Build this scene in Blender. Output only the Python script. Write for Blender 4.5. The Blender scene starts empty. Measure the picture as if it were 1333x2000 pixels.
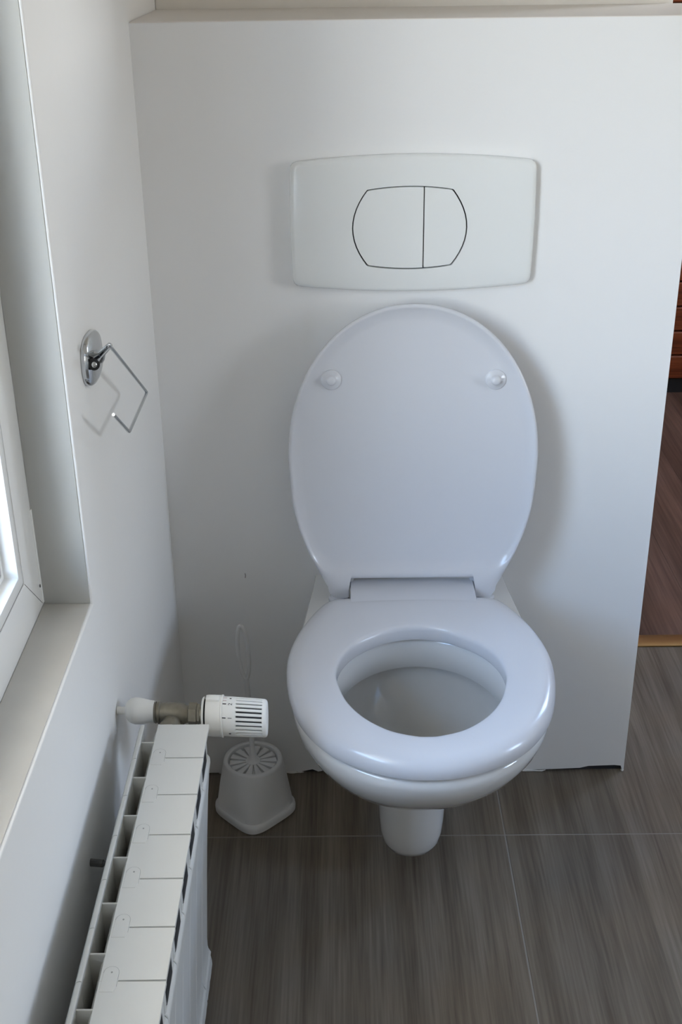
import bpy, bmesh, math, random
from math import sin, cos, pi, radians, sqrt
from mathutils import Vector, Matrix
random.seed(7)
SC = bpy.context.scene
COL = SC.collection

# ------------------------------------------------------------------ camera
CX, CY, CZ = 0.2818, -1.696, 1.3424
FPX, PITCH, ROLL, YAW = 2343.07, 0.4556, -0.01294, -0.00641
F = Vector((sin(YAW)*cos(PITCH), cos(YAW)*cos(PITCH), -sin(PITCH)))
R0 = Vector((cos(YAW), -sin(YAW), 0)); U0 = R0.cross(F)
Rv = cos(ROLL)*R0 + sin(ROLL)*U0; Uv = -sin(ROLL)*R0 + cos(ROLL)*U0
cam = bpy.data.objects.new('camera', bpy.data.cameras.new('camera')); COL.objects.link(cam)
cam.data.sensor_fit = 'VERTICAL'; cam.data.sensor_height = 36.0; cam.data.lens = FPX/2000*36.0
cam.data.clip_start = 0.02
M = Matrix.Identity(4)
for i in range(3):
    M[i][0] = Rv[i]; M[i][1] = Uv[i]; M[i][2] = -F[i]
M[0][3], M[1][3], M[2][3] = CX, CY, CZ
cam.matrix_world = M
SC.camera = cam

# ------------------------------------------------------------------ daylight
W = bpy.data.worlds.new('sky'); SC.world = W; W.use_nodes = True
nt = W.node_tree; nt.nodes.clear()
wo = nt.nodes.new('ShaderNodeOutputWorld'); bg = nt.nodes.new('ShaderNodeBackground')
tc = nt.nodes.new('ShaderNodeTexCoord'); sep = nt.nodes.new('ShaderNodeSeparateXYZ')
rp = nt.nodes.new('ShaderNodeValToRGB'); mr = nt.nodes.new('ShaderNodeMapRange')
nt.links.new(tc.outputs['Generated'], sep.inputs[0]); nt.links.new(sep.outputs['Z'], mr.inputs['Value'])
mr.inputs['From Min'].default_value = -1; mr.inputs['From Max'].default_value = 1
nt.links.new(mr.outputs['Result'], rp.inputs[0]); nt.links.new(rp.outputs[0], bg.inputs[0]); nt.links.new(bg.outputs[0], wo.inputs[0])
el = rp.color_ramp.elements
el[0].position = 0.0; el[0].color = (0.30, 0.28, 0.25, 1)
el[1].position = 1.0; el[1].color = (0.42, 0.62, 1.0, 1)
for p, c in ((0.49, (0.42, 0.40, 0.36, 1)), (0.51, (1.0, 0.985, 0.955, 1)), (0.60, (0.86, 0.93, 1.0, 1)), (0.70, (0.40, 0.62, 1.0, 1))):
    e = el.new(p); e.color = c
bg.inputs['Strength'].default_value = 23.0

SC.view_settings.view_transform = 'Standard'; SC.view_settings.look = 'None'
SC.view_settings.gamma = 1.0; SC.view_settings.use_curve_mapping = False
SC.view_settings.exposure = 0.0
SC.cycles.max_bounces = 12; SC.cycles.diffuse_bounces = 8; SC.cycles.glossy_bounces = 4
SC.cycles.sample_clamp_indirect = 8.0
SC.cycles.caustics_reflective = False; SC.cycles.caustics_refractive = False
SC.cycles.use_denoising = True

# window opening in the left wall (y range, z range)
WY0, WY1, WZ0, WZ1 = -1.32, -0.552, 0.672, 1.75
HX0, HX1, HY0, HY1 = 0.30, 2.30, 0.405, 2.60           # hall beyond the doorway
RX, RY, CEIL = 2.6, -2.6, 2.45

R2Y0, R2Y1, R2Z0, R2Z1 = -1.22, -0.72, 0.95, 1.58          # second window, opposite, out of view
def portal(name, loc, rot, sx, sy):
    l = bpy.data.lights.new(name, 'AREA'); l.shape = 'RECTANGLE'; l.size = sx; l.size_y = sy
    l.cycles.is_portal = True
    o = bpy.data.objects.new(name, l); COL.objects.link(o); o.location = loc; o.rotation_euler = rot
    return o
portal('window_portal', (-0.33, (WY0+WY1)/2, (WZ0+WZ1)/2), (0, radians(-90), 0), WZ1-WZ0, WY1-WY0)

portal('opposite_portal', (RX+0.15, (R2Y0+R2Y1)/2, (R2Z0+R2Z1)/2), (0, radians(90), 0), R2Z1-R2Z0, R2Y1-R2Y0)
# ------------------------------------------------------------------ materials
def mat(name, col, rough=0.5, metal=0.0, spec=0.5, coat=0.0, bump=0.0, bscale=60, var=0.0, vscale=3, trans=0, ior=None, bdist=0.002):
    m = bpy.data.materials.new(name); m.use_nodes = True; n = m.node_tree; b = n.nodes['Principled BSDF']
    b.inputs['Base Color'].default_value = (*col, 1); b.inputs['Roughness'].default_value = rough
    b.inputs['Metallic'].default_value = metal; b.inputs['Specular IOR Level'].default_value = spec
    b.inputs['Coat Weight'].default_value = coat; b.inputs['Coat Roughness'].default_value = 0.05
    b.inputs['Transmission Weight'].default_value = trans
    if ior: b.inputs['IOR'].default_value = ior
    g = n.nodes.new('ShaderNodeNewGeometry')
    if bump:
        t = n.nodes.new('ShaderNodeTexNoise'); t.inputs['Scale'].default_value = bscale; t.inputs['Detail'].default_value = 4
        n.links.new(g.outputs['Position'], t.inputs['Vector'])
        bp = n.nodes.new('ShaderNodeBump'); bp.inputs['Strength'].default_value = bump; bp.inputs['Distance'].default_value = bdist
        n.links.new(t.outputs['Fac'], bp.inputs['Height']); n.links.new(bp.outputs['Normal'], b.inputs['Normal'])
    if var:
        t = n.nodes.new('ShaderNodeTexNoise'); t.inputs['Scale'].default_value = vscale; t.inputs['Detail'].default_value = 5
        n.links.new(g.outputs['Position'], t.inputs['Vector'])
        mx = n.nodes.new('ShaderNodeMix'); mx.data_type = 'RGBA'
        mx.inputs[6].default_value = (*[c*(1-var) for c in col], 1); mx.inputs[7].default_value = (*col, 1)
        n.links.new(t.outputs['Fac'], mx.inputs[0]); n.links.new(mx.outputs[2], b.inputs['Base Color'])
    return m

def wood(name, c1, c2, c3, rough=0.5, sx=34, sy=1.6, plank=0.0, x0=0.0, spec=0.4, tint=0.12, axis='Y'):
    """printed wood grain running along one world axis, optional printed plank tones"""
    m = bpy.data.materials.new(name); m.use_nodes = True; n = m.node_tree; b = n.nodes['Principled BSDF']
    b.inputs['Roughness'].default_value = rough; b.inputs['Specular IOR Level'].default_value = spec
    g = n.nodes.new('ShaderNodeNewGeometry'); mp = n.nodes.new('ShaderNodeMapping'); mp.vector_type = 'POINT'
    mp.inputs['Scale'].default_value = (sx, sy, sx) if axis == 'Y' else (sy, sx, sx)
    n.links.new(g.outputs['Position'], mp.inputs['Vector'])
    t = n.nodes.new('ShaderNodeTexNoise'); t.inputs['Scale'].default_value = 1; t.inputs['Detail'].default_value = 6
    t.inputs['Roughness'].default_value = 0.62; t.inputs['Distortion'].default_value = 0.35
    n.links.new(mp.outputs[0], t.inputs['Vector'])
    mp2 = n.nodes.new('ShaderNodeMapping')
    mp2.inputs['Scale'].default_value = (sx*6, sy*2.6, sx*6) if axis == 'Y' else (sy*2.6, sx*6, sx*6)
    n.links.new(g.outputs['Position'], mp2.inputs['Vector'])
    t2 = n.nodes.new('ShaderNodeTexNoise'); t2.inputs['Scale'].default_value = 1; t2.inputs['Detail'].default_value = 3
    n.links.new(mp2.outputs[0], t2.inputs['Vector'])
    t3 = n.nodes.new('ShaderNodeTexNoise'); t3.inputs['Scale'].default_value = 5; t3.inputs['Detail'].default_value = 2
    n.links.new(g.outputs['Position'], t3.inputs['Vector'])
    mth = n.nodes.new('ShaderNodeMath'); mth.operation = 'MULTIPLY_ADD'
    n.links.new(t2.outputs['Fac'], mth.inputs[0]); mth.inputs[1].default_value = 0.50
    mt6 = n.nodes.new('ShaderNodeMath'); mt6.operation = 'MULTIPLY'; mt6.inputs[1].default_value = 0.55
    wv = n.nodes.new('ShaderNodeTexWave'); wv.bands_direction = 'X' if axis == 'Y' else 'Z'; wv.inputs['Scale'].default_value = 0.10
    wv.inputs['Distortion'].default_value = 7; wv.inputs['Detail'].default_value = 3; wv.inputs['Detail Scale'].default_value = 0.35
    n.links.new(mp.outputs[0], wv.inputs['Vector'])
    m7 = n.nodes.new('ShaderNodeMath'); m7.operation = 'MULTIPLY_ADD'; m7.inputs[1].default_value = 0.13
    n.links.new(t.outputs['Fac'], mt6.inputs[0]); n.links.new(wv.outputs['Fac'], m7.inputs[0]); n.links.new(mt6.outputs[0], m7.inputs[2]); n.links.new(m7.outputs[0], mth.inputs[2])
    r = n.nodes.new('ShaderNodeValToRGB'); e = r.color_ramp.elements
    e[0].position = 0.42; e[0].color = (*c1, 1); e[1].position = 0.76; e[1].color = (*c3, 1)
    k = e.new(0.59); k.color = (*c2, 1)
    n.links.new(mth.outputs[0], r.inputs[0])
    # broad hue drift between warm and cool
    mx = n.nodes.new('ShaderNodeMix'); mx.data_type = 'RGBA'; mx.blend_type = 'MULTIPLY'; mx.inputs[0].default_value = 1
    r3 = n.nodes.new('ShaderNodeValToRGB'); e3 = r3.color_ramp.elements
    e3[0].position = 0.35; e3[0].color = (1-tint*.7, 1-tint*.5, 1-tint*.2, 1); e3[1].position = 0.65; e3[1].color = (1.0, 0.975, 0.94, 1)
    n.links.new(t3.outputs['Fac'], r3.inputs[0])
    n.links.new(r.outputs[0], mx.inputs[6]); n.links.new(r3.outputs[0], mx.inputs[7])
    out = mx.outputs[2]
    if plank:
        sp = n.nodes.new('ShaderNodeSeparateXYZ'); n.links.new(g.outputs['Position'], sp.inputs[0])
        a = n.nodes.new('ShaderNodeMath'); a.operation = 'SUBTRACT'; a.inputs[1].default_value = x0
        n.links.new(sp.outputs['X'], a.inputs[0])
        d = n.nodes.new('ShaderNodeMath'); d.operation = 'DIVIDE'; d.inputs[1].default_value = plank; n.links.new(a.outputs[0], d.inputs[0])
        fl = n.nodes.new('ShaderNodeMath'); fl.operation = 'FLOOR'; n.links.new(d.outputs[0], fl.inputs[0])
        wn = n.nodes.new('ShaderNodeTexWhiteNoise'); wn.noise_dimensions = '1D'; n.links.new(fl.outputs[0], wn.inputs['W'])
        m2 = n.nodes.new('ShaderNodeMapRange'); m2.inputs['To Min'].default_value = 0.84; m2.inputs['To Max'].default_value = 1.08
        n.links.new(wn.outputs['Value'], m2.inputs['Value'])
        hs = n.nodes.new('ShaderNodeHueSaturation'); n.links.new(m2.outputs[0], hs.inputs['Value']); n.links.new(out, hs.inputs['Color'])
        out = hs.outputs[0]
    n.links.new(out, b.inputs['Base Color'])
    bp = n.nodes.new('ShaderNodeBump'); bp.inputs['Strength'].default_value = 0.25; bp.inputs['Distance'].default_value = 0.0006
    n.links.new(mth.outputs[0], bp.inputs['Height']); n.links.new(bp.outputs['Normal'], b.inputs['Normal'])
    return m

MT = dict(
    plaster=mat('white_plaster', (0.80, 0.80, 0.795), 0.62, spec=0.35, bump=0.25, bscale=45, bdist=0.0015),
    panel=mat('white_satin_paint', (0.82, 0.82, 0.82), 0.38, spec=0.45, bump=0.10, bscale=30, bdist=0.001),
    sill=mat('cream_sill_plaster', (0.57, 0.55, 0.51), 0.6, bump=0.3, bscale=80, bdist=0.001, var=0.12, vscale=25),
    reveal=mat('shaded_reveal_plaster', (0.50, 0.50, 0.48), 0.65, bump=0.3, bscale=60, bdist=0.001, var=0.08, vscale=18),
    ledge=mat('cream_ledge_paint', (0.76, 0.72, 0.68), 0.6, bump=0.2, bscale=50),
    backwall=mat('cream_wall_paint', (0.80, 0.765, 0.71), 0.7, bump=0.2, bscale=50),
    pvc=mat('white_pvc', (0.80, 0.80, 0.79), 0.35, spec=0.5),
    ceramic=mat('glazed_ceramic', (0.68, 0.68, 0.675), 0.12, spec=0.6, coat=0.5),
    basin=mat('wet_shaded_basin_glaze', (0.58, 0.575, 0.56), 0.06, spec=0.6, coat=0.6, var=0.14, vscale=22),
    seat=mat('white_thermoset', (0.63, 0.64, 0.68), 0.22, spec=0.5, coat=0.15),
    plate=mat('white_gloss_plastic', (0.78, 0.795, 0.79), 0.16, spec=0.5, coat=0.2),
    enamel=mat('white_radiator_enamel', (0.68, 0.68, 0.655), 0.33, spec=0.5, coat=0.1),
    brush=mat('milky_plastic', (0.70, 0.70, 0.70), 0.4, spec=0.4),
    valve=mat('white_valve_plastic', (0.84, 0.83, 0.79), 0.35, spec=0.5),
    nickel=mat('dull_nickel', (0.33, 0.30, 0.24), 0.42, metal=0.75, bump=0.3, bscale=300, bdist=0.0006, var=0.35, vscale=160),
    chrome=mat('chrome', (0.62, 0.64, 0.66), 0.16, metal=1.0),
    black=mat('black_gap', (0.012, 0.012, 0.013), 0.7),
    ink=mat('black_ink', (0.03, 0.03, 0.03), 0.6),
    red=mat('faded_red_ink', (0.55, 0.35, 0.35), 0.6),
    gap=mat('dark_recess', (0.03, 0.03, 0.033), 0.9),
    grout=mat('grey_grout', (0.27, 0.25, 0.225), 0.9, bump=0.3, bscale=300, bdist=0.0004),
    brass=mat('brass_strip', (0.42, 0.27, 0.12), 0.35, metal=0.8),
    gasket=mat('rubber_gasket', (0.02, 0.025, 0.03), 0.5),
    caulk=mat('white_caulk', (0.72, 0.71, 0.68), 0.7, bump=0.4, bscale=200),
    ceiling=mat('white_ceiling_paint', (0.82, 0.81, 0.79), 0.8),
    tile=wood('wood_look_tile', (0.112, 0.088, 0.064), (0.172, 0.141, 0.107), (0.232, 0.197, 0.155), 0.42, 44, 2.4, plank=0.2, x0=0.534-0.6*4, tint=0.16),
    laminate=wood('brown_laminate', (0.07, 0.038, 0.027), (0.135, 0.078, 0.058), (0.21, 0.125, 0.095), 0.45, 24, 1.4, tint=0.1),
    redwood=wood('reddish_wood', (0.10, 0.022, 0.008), (0.22, 0.055, 0.02), (0.32, 0.09, 0.035), 0.35, 40, 2, tint=0.1, axis='X'),
)
g = bpy.data.materials.new('window_glass'); g.use_nodes = True
gn = g.node_tree; gn.nodes.clear(); go = gn.nodes.new('ShaderNodeOutputMaterial'); gm = gn.nodes.new('ShaderNodeMixShader')
gt = gn.nodes.new('ShaderNodeBsdfTransparent'); gg = gn.nodes.new('ShaderNodeBsdfGlossy'); gf = gn.nodes.new('ShaderNodeLayerWeight')
gg.inputs['Roughness'].default_value = 0.01; gf.inputs['Blend'].default_value = 0.5
gt.inputs['Color'].default_value = (0.95, 0.97, 0.97, 1)
gp = gn.nodes.new('ShaderNodeMath'); gp.operation = 'POWER'; gp.inputs[1].default_value = 5.0; gn.links.new(gf.outputs['Facing'], gp.inputs[0])
ga = gn.nodes.new('ShaderNodeMath'); ga.operation = 'MULTIPLY_ADD'; ga.inputs[1].default_value = 0.9; ga.inputs[2].default_value = 0.04; gn.links.new(gp.outputs[0], ga.inputs[0])
gn.links.new(ga.outputs[0], gm.inputs[0]); gn.links.new(gt.outputs[0], gm.inputs[1]); gn.links.new(gg.outputs[0], gm.inputs[2]); gn.links.new(gm.outputs[0], go.inputs[0])
MT['glass'] = g
MT['water'] = mat('bowl_water', (0.9, 0.93, 0.93), 0.02, trans=0.9, ior=1.33)

# ------------------------------------------------------------------ helpers
def meta(o, label=None, cat=None, group=None, kind=None):
    if label: o['label'] = label
    if cat: o['category'] = cat
    if group: o['group'] = group
    if kind: o['kind'] = kind
    return o

def empty(name, loc, label, cat, group=None):
    o = bpy.data.objects.new(name, None); COL.objects.link(o); o.location = loc; o.empty_display_size = 0.05
    return meta(o, label, cat, group)

def link_mesh(name, me, m, parent=None):
    o = bpy.data.objects.new(name, me); COL.objects.link(o)
    if m: me.materials.append(MT[m] if isinstance(m, str) else m)
    if parent:
        o.parent = parent
        w = Matrix.Identity(4); p = parent
        while p:
            w = Matrix.Translation(p.location) @ w if not p.rotation_euler.z else p.matrix_basis @ w
            p = p.parent
        o.matrix_parent_inverse = Matrix.Identity(4)
        me.transform(w.inverted())       # meshes are written in world coordinates
    return o

def done(name, bm, m, parent=None, smooth=True, ang=35, kind=None, label=None):
    bmesh.ops.recalc_face_normals(bm, faces=bm.faces)
    me = bpy.data.meshes.new(name); bm.to_mesh(me); bm.free()
    if smooth:
        me.polygons.foreach_set('use_smooth', [True]*len(me.polygons)); me.set_sharp_from_angle(angle=radians(ang))
    o = link_mesh(name, me, m, parent)
    if kind: o['kind'] = kind
    if label: o['label'] = label
    return o

def box(bm, x0, x1, y0, y1, z0, z1, bev=0.0, seg=2):
    r = bmesh.ops.create_cube(bm, size=1); vs = r['verts']
    for v in vs:
        v.co = Vector(((x0+x1)/2+v.co.x*(x1-x0), (y0+y1)/2+v.co.y*(y1-y0), (z0+z1)/2+v.co.z*(z1-z0)))
    if bev:
        es = {e for v in vs for e in v.link_edges}
        bmesh.ops.bevel(bm, geom=list(es), offset=bev, segments=seg, profile=0.5, affect='EDGES', clamp_overlap=True)

def loft(bm, rings, cap0=False, cap1=False, close=True):
    vr = [[bm.verts.new(p) for p in r] for r in rings]; n = len(rings[0])
    for a, b in zip(vr, vr[1:]):
        for i in range(n if close else n-1):
            j = (i+1) % n
            bm.faces.new((a[i], a[j], b[j], b[i]))
    if cap0: bm.faces.new(list(reversed(vr[0])))
    if cap1: bm.faces.new(vr[-1])
    return vr

def basis(d):
    d = d.normalized(); a = Vector((0, 0, 1)) if abs(d.z) < .9 else Vector((1, 0, 0))
    u = d.cross(a).normalized(); return u, d.cross(u).normalized()

def tube(bm, pts, r, n=12, closed=False, rs=None):
    pts = [Vector(p) for p in pts]; N = len(pts); rings = []; u = None
    for i, p in enumerate(pts):
        a = pts[(i-1) % N] if (closed or i) else p; b = pts[(i+1) % N] if (closed or i < N-1) else p
        d = (b-a).normalized()
        if u is None: u, w = basis(d)
        else:
            u = (u-d*u.dot(d)).normalized(); w = d.cross(u)
        rr = rs[i] if rs else r
        rings.append([p+u*rr*cos(2*pi*k/n)+w*rr*sin(2*pi*k/n) for k in range(n)])
    if closed: rings.append(rings[0])
    loft(bm, rings, not closed, not closed)
    if closed: bmesh.ops.remove_doubles(bm, verts=bm.verts, dist=1e-6)

def round_path(pts, r, n=6):
    pts = [Vector(p) for p in pts]; out = [pts[0]]
    for a, b, c in zip(pts, pts[1:], pts[2:]):
        d1 = (a-b).normalized(); d2 = (c-b).normalized(); p0 = b+d1*r; p1 = b+d2*r
        for k in range(n+1):
            t = k/n; out.append(p0*(1-t)**2+b*2*t*(1-t)+p1*t*t)
    out.append(pts[-1]); return out

def lathe(bm, prof, c, ax='Z', n=48, cap0=True, cap1=True):
    rings = []
    for t, r in prof:
        ring = []
        for k in range(n):
            a = 2*pi*k/n
            if ax == 'Z': ring.append((c[0]+r*cos(a), c[1]+r*sin(a), t))
            elif ax == 'X': ring.append((t, c[1]+r*cos(a), c[2]+r*sin(a)))
            else: ring.append((c[0]+r*cos(a), t, c[2]+r*sin(a)))
        rings.append(ring)
    loft(bm, rings, cap0, cap1)

def interp(tab, x):
    """smooth (Catmull-Rom) interpolation in a sorted table"""
    if x <= tab[0][0]: return tab[0][1]
    if x >= tab[-1][0]: return tab[-1][1]
    for i in range(len(tab)-1):
        if tab[i][0] <= x <= tab[i+1][0]:
            x0, y0 = tab[i]; x1, y1 = tab[i+1]; h = x1-x0; t = (x-x0)/h
            m0 = (y1-tab[i-1][1])/(x1-tab[i-1][0]) if i else (y1-y0)/h
            m1 = (tab[i+2][1]-y0)/(tab[i+2][0]-x0) if i+2 < len(tab) else (y1-y0)/h
            return (2*t**3-3*t*t+1)*y0+(t**3-2*t*t+t)*h*m0+(-2*t**3+3*t*t)*y1+(t**3-t*t)*h*m1

def catmull(pts, closed=True, sub=8):
    n = len(pts); out = []
    for i in range(n if closed else n-1):
        p0, p1, p2, p3 = pts[(i-1) % n] if closed or i else pts[0], pts[i], pts[(i+1) % n], pts[(i+2) % n] if closed or i+2 < n else pts[-1]
        for k in range(sub):
            t = k/sub
            out.append(tuple(0.5*((2*b)+(-a+c)*t+(2*a-5*b+4*c-d)*t*t+(-a+3*b-3*c+d)*t**3) for a, b, c, d in zip(p0, p1, p2, p3)))
    if not closed: out.append(pts[-1])
    return out

def raycast_outline(poly, c, N):
    """resample a star-shaped closed polygon by angle round c"""
    out = []; n = len(poly)
    for k in range(N):
        a = 2*pi*k/N; d = (cos(a), sin(a)); best = 0
        for i in range(n):
            ax, ay = poly[i][0]-c[0], poly[i][1]-c[1]; bx, by = poly[(i+1) % n][0]-c[0], poly[(i+1) % n][1]-c[1]
            ex, ey = bx-ax, by-ay; den = d[0]*ey-d[1]*ex
            if abs(den) < 1e-12: continue
            t = (ax*ey-ay*ex)/den; s = (ax*d[1]-ay*d[0])/den
            if t > 0 and -1e-9 <= s <= 1+1e-9: best = max(best, t)
        out.append((c[0]+d[0]*best, c[1]+d[1]*best))
    return out

# ================================================================== SETTING
def struct(name, bm, m, parent=None, **k):
    o = done(name, bm, m, parent, **k)
    if not parent: o['kind'] = 'structure'
    return o

# left wall with a window opening
bm = bmesh.new()
TH = 0.32
def rect(y0, y1, z0, z1, x): return [bm.verts.new((x, y, z)) for y, z in ((y0, z0), (y1, z0), (y1, z1), (y0, z1))]
o0 = rect(RY, 0.405, 0, CEIL, 0); i0 = rect(WY0, WY1, WZ0, WZ1, 0); o1 = rect(RY, 0.405, 0, CEIL, -TH); i1 = rect(WY0, WY1, WZ0, WZ1, -TH)
for k in range(4):
    j = (k+1) % 4
    bm.faces.new((o0[k], o0[j], i0[j], i0[k])); bm.faces.new((o1[j], o1[k], i1[k], i1[j]))
    bm.faces.new((i0[k], i0[j], i1[j], i1[k])); bm.faces.new((o0[j], o0[k], o1[k], o1[j]))
es = [e for e in bm.edges if e.verts[0] in i0 and e.verts[1] in i0]
bmesh.ops.bevel(bm, geom=es, offset=0.003, segments=3, profile=0.5, affect='EDGES')
wl = struct('wall_left', bm, 'plaster')
# cream lining of the sill; reveal lining coloured darker in place of shade
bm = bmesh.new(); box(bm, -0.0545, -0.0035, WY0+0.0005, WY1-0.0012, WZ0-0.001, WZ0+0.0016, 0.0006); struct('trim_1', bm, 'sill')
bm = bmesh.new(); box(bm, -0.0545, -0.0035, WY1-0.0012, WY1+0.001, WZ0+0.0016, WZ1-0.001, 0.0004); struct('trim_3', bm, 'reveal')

bm = bmesh.new(); box(bm, -1.05, -TH, -2.6, 0.6, 2.15, 2.27, 0.01); struct('sky_blocker', bm, 'ledge')  # unseen slab added outside to cut off the high sky
# half height front wall carrying the toilet (a box 25 cm deep), floor gap beneath
PX, HP, PD = 0.7623, 1.2292, 0.2529
bm = bmesh.new()
gap = [(0.0, .002), (0.16, .002), (0.195, .0035), (0.215, .008), (0.225, .003), (0.245, .007), (0.262, .004), (0.30, .002), (0.56, .002), (0.60, .003), (0.64, .004), (0.685, .006), (0.70, .010), (0.745, .0115), (0.757, .010), (0.7595, .001), (PX, .001)]
fr = [bm.verts.new((x, 0, z)) for x, z in gap]; tf = [bm.verts.new((x, 0, HP)) for x, z in gap]
bk = [bm.verts.new((x if x < PX else 0.80, PD-0.001, z)) for x, z in gap]; tb = [bm.verts.new((x if x < PX else 0.80, PD-0.001, HP)) for x, z in gap]
for a, b, c, d in ((fr, tf, None, None), (tf, tb, None, None), (tb, bk, None, None), (bk, fr, None, None)):
    for k in range(len(gap)-1): bm.faces.new((a[k], a[k+1], b[k+1], b[k]))
bm.faces.new((fr[0], tf[0], tb[0], bk[0])); bm.faces.new((fr[-1], bk[-1], tb[-1], tf[-1]))
es = [e for e in bm.edges if abs(e.verts[0].co.z-HP) < 1e-6 and abs(e.verts[1].co.z-HP) < 1e-6 and abs(e.verts[0].co.y) < 1e-6 and abs(e.verts[1].co.y) < 1e-6]
bmesh.ops.bevel(bm, geom=es, offset=0.0025, segments=2, profile=0.5, affect='EDGES')
wb = struct('wall_back', bm, 'panel', smooth=True, ang=30)
bm = bmesh.new()
prof = [(0.0, -.001), (0.05, 0.0), (0.4, 0.001), (0.75, 0.0), (0.80, 0)]
box(bm, 0.001, 0.795, 0.001, PD-0.002, HP-0.001, HP+0.0012, 0.0005); struct('ledge_top', bm, 'ledge', wb)
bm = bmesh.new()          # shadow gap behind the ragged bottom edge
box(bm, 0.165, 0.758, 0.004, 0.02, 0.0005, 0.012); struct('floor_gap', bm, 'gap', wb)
bm = bmesh.new()          # remains of caulk along the floor
random.seed(3)
def bead(x0, x1, r):
    n = max(3, int((x1-x0)/0.006)); pts = [(x0+(x1-x0)*k/n, -0.0005+random.uniform(-.0006, .0006), 0.0018+random.uniform(-.0006, .0006)) for k in range(n+1)]
    tube(bm, pts, r, 6, rs=[r*random.uniform(.5, 1.3)*(0.4 if k in (0, n) else 1) for k in range(n+1)])
bead(0.05, 0.20, .0016); bead(0.262, 0.56, .0015); bead(0.56, 0.625, .0018); bead(0.757, 0.762, .0028)
struct('caulk_bead', bm, 'caulk', wb)

bm = bmesh.new(); tube(bm, [(.1145, -.0002, .3945), (.1152, -.0002, .3990), (.1143, -.0002, .4030)], .0004, 5); struct('hairline_chip', bm, 'gap', wb)
# full height wall behind the ledge, ends at the doorway
bm = bmesh.new(); box(bm, 0.0, 0.777, PD, 0.405, 0, CEIL, 0.003); struct('wall_rear', bm, 'backwall')
# threshold strip
bm = bmesh.new()
pr = [(0.398, 0), (0.398, .003), (0.404, .0055), (0.432, .0055), (0.440, .003), (0.440, 0)]
loft(bm, [[(x, y, z) for y, z in pr] for x in (0.777, 1.62)], True, True); struct('trim_2', bm, 'brass')

# floor: slab, grout and 60 x 60 cm tiles
bm = bmesh.new(); box(bm, -0.0, RX, RY, 0.4, -0.12, -0.0007); fl = struct('floor', bm, 'grout')
T = 0.6; gx = 0.534; gy = -0.1637; gw = 0.0009
tiles = []
for i in range(-1, 3):
    for j in range(-5, 1):
        x0, x1 = gx+i*T+gw, gx+(i+1)*T-gw; y0, y1 = gy+j*T+gw, gy+(j+1)*T-gw
        x0, x1, y0, y1 = max(x0, 0.0), min(x1, RX), max(y0, RY), min(y1, 0.398)
        if x1-x0 < 0.02 or y1-y0 < 0.02: continue
        bm = bmesh.new(); box(bm, x0, x1, y0, y1, -0.009, random.uniform(-.0002, .0), 0.0008, 1)
        done('tile', bm, 'tile', fl, smooth=False)
# remaining shell: right wall, wall behind the viewer, ceiling
bm = bmesh.new()
for b_ in ((RY, R2Y0, 0, CEIL), (R2Y1, 0.405, 0, CEIL), (R2Y0, R2Y1, 0, R2Z0), (R2Y0, R2Y1, R2Z1, CEIL)): box(bm, RX, RX+0.2, *b_)
struct('wall_right', bm, 'backwall')
bm = bmesh.new(); box(bm, -TH, RX+0.1, RY-0.1, RY, 0, CEIL); struct('wall_front', bm, 'backwall')
bm = bmesh.new(); box(bm, -TH, RX+0.4, RY-0.1, HY1+0.1, CEIL, CEIL+0.1); struct('ceiling', bm, 'ceiling')
bm = bmesh.new(); box(bm, 1.62, RX+0.35, 0.2529, 0.405, 0, CEIL); box(bm, 0.777, 1.62, 0.2529, 0.405, 2.05, CEIL); struct('wall_doorway', bm, 'backwall')
# hall
bm = bmesh.new(); box(bm, HX0, HX1, 0.405, HY1, -0.12, -0.004); hf = struct('floor_hall', bm, 'gap')
for k in range(14):
    x0 = HX0+k*0.145; x1 = min(x0+0.1446, HX1)
    if x1-x0 < .02: continue
    bm = bmesh.new(); box(bm, x0, x1, 0.441, HY1, -0.006, 0.0, 0.0004, 1); done('floorboard', bm, 'laminate', hf, smooth=False)
bm = bmesh.new(); box(bm, HX0-0.1, HX0, 0.405, HY1, 0, CEIL); struct('wall_hall_left', bm, 'backwall')
bm = bmesh.new(); box(bm, HX0-0.1, HX1+0.1, HY1, HY1+0.1, 0, CEIL); struct('wall_hall_back', bm, 'backwall')
bm = bmesh.new()
box(bm, HX1, HX1+0.1, 0.405, 0.9, 0, CEIL); box(bm, HX1, HX1+0.1, 1.6, HY1, 0, CEIL); box(bm, HX1, HX1+0.1, 0.9, 1.6, 0, 1.2); box(bm, HX1, HX1+0.1, 0.9, 1.6, 2.0, CEIL)
struct('wall_hall_right', bm, 'backwall')
portal('added_hall_portal', (HX1+0.06, 1.25, 1.6), (0, radians(90), 0), 0.8, 0.7)  # opening added in the unseen hall wall to let daylight in

# window_1 : frame members, sash bead, gasket, glass
wn = bpy.data.objects.new('window_1', None); COL.objects.link(wn); wn.location = (-0.055, (WY0+WY1)/2, WZ0); wn['kind'] = 'structure'
FX = -0.055
def ringframe(name, x0, x1, inset, wv, wh, m, bev=0.001):
    y0, y1, z0, z1 = WY0+inset, WY1-inset, WZ0+inset, WZ1-inset
    bm = bmesh.new()
    def rc(y0, y1, z0, z1, x): return [(x, y0, z0), (x, y1, z0), (x, y1, z1), (x, y0, z1)]
    loft(bm, [rc(y0, y1, z0, z1, x0), rc(y0, y1, z0, z1, x1), rc(y0+wv, y1-wv, z0+wh, z1-wh, x1), rc(y0+wv, y1-wv, z0+wh, z1-wh, x0), rc(y0, y1, z0, z1, x0)])
    bmesh.ops.remove_doubles(bm, verts=bm.verts, dist=1e-6)
    if bev: bmesh.ops.bevel(bm, geom=list(bm.edges), offset=bev, segments=2, profile=.5, affect='EDGES')
    return done(name, bm, m, wn, ang=30)
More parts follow.
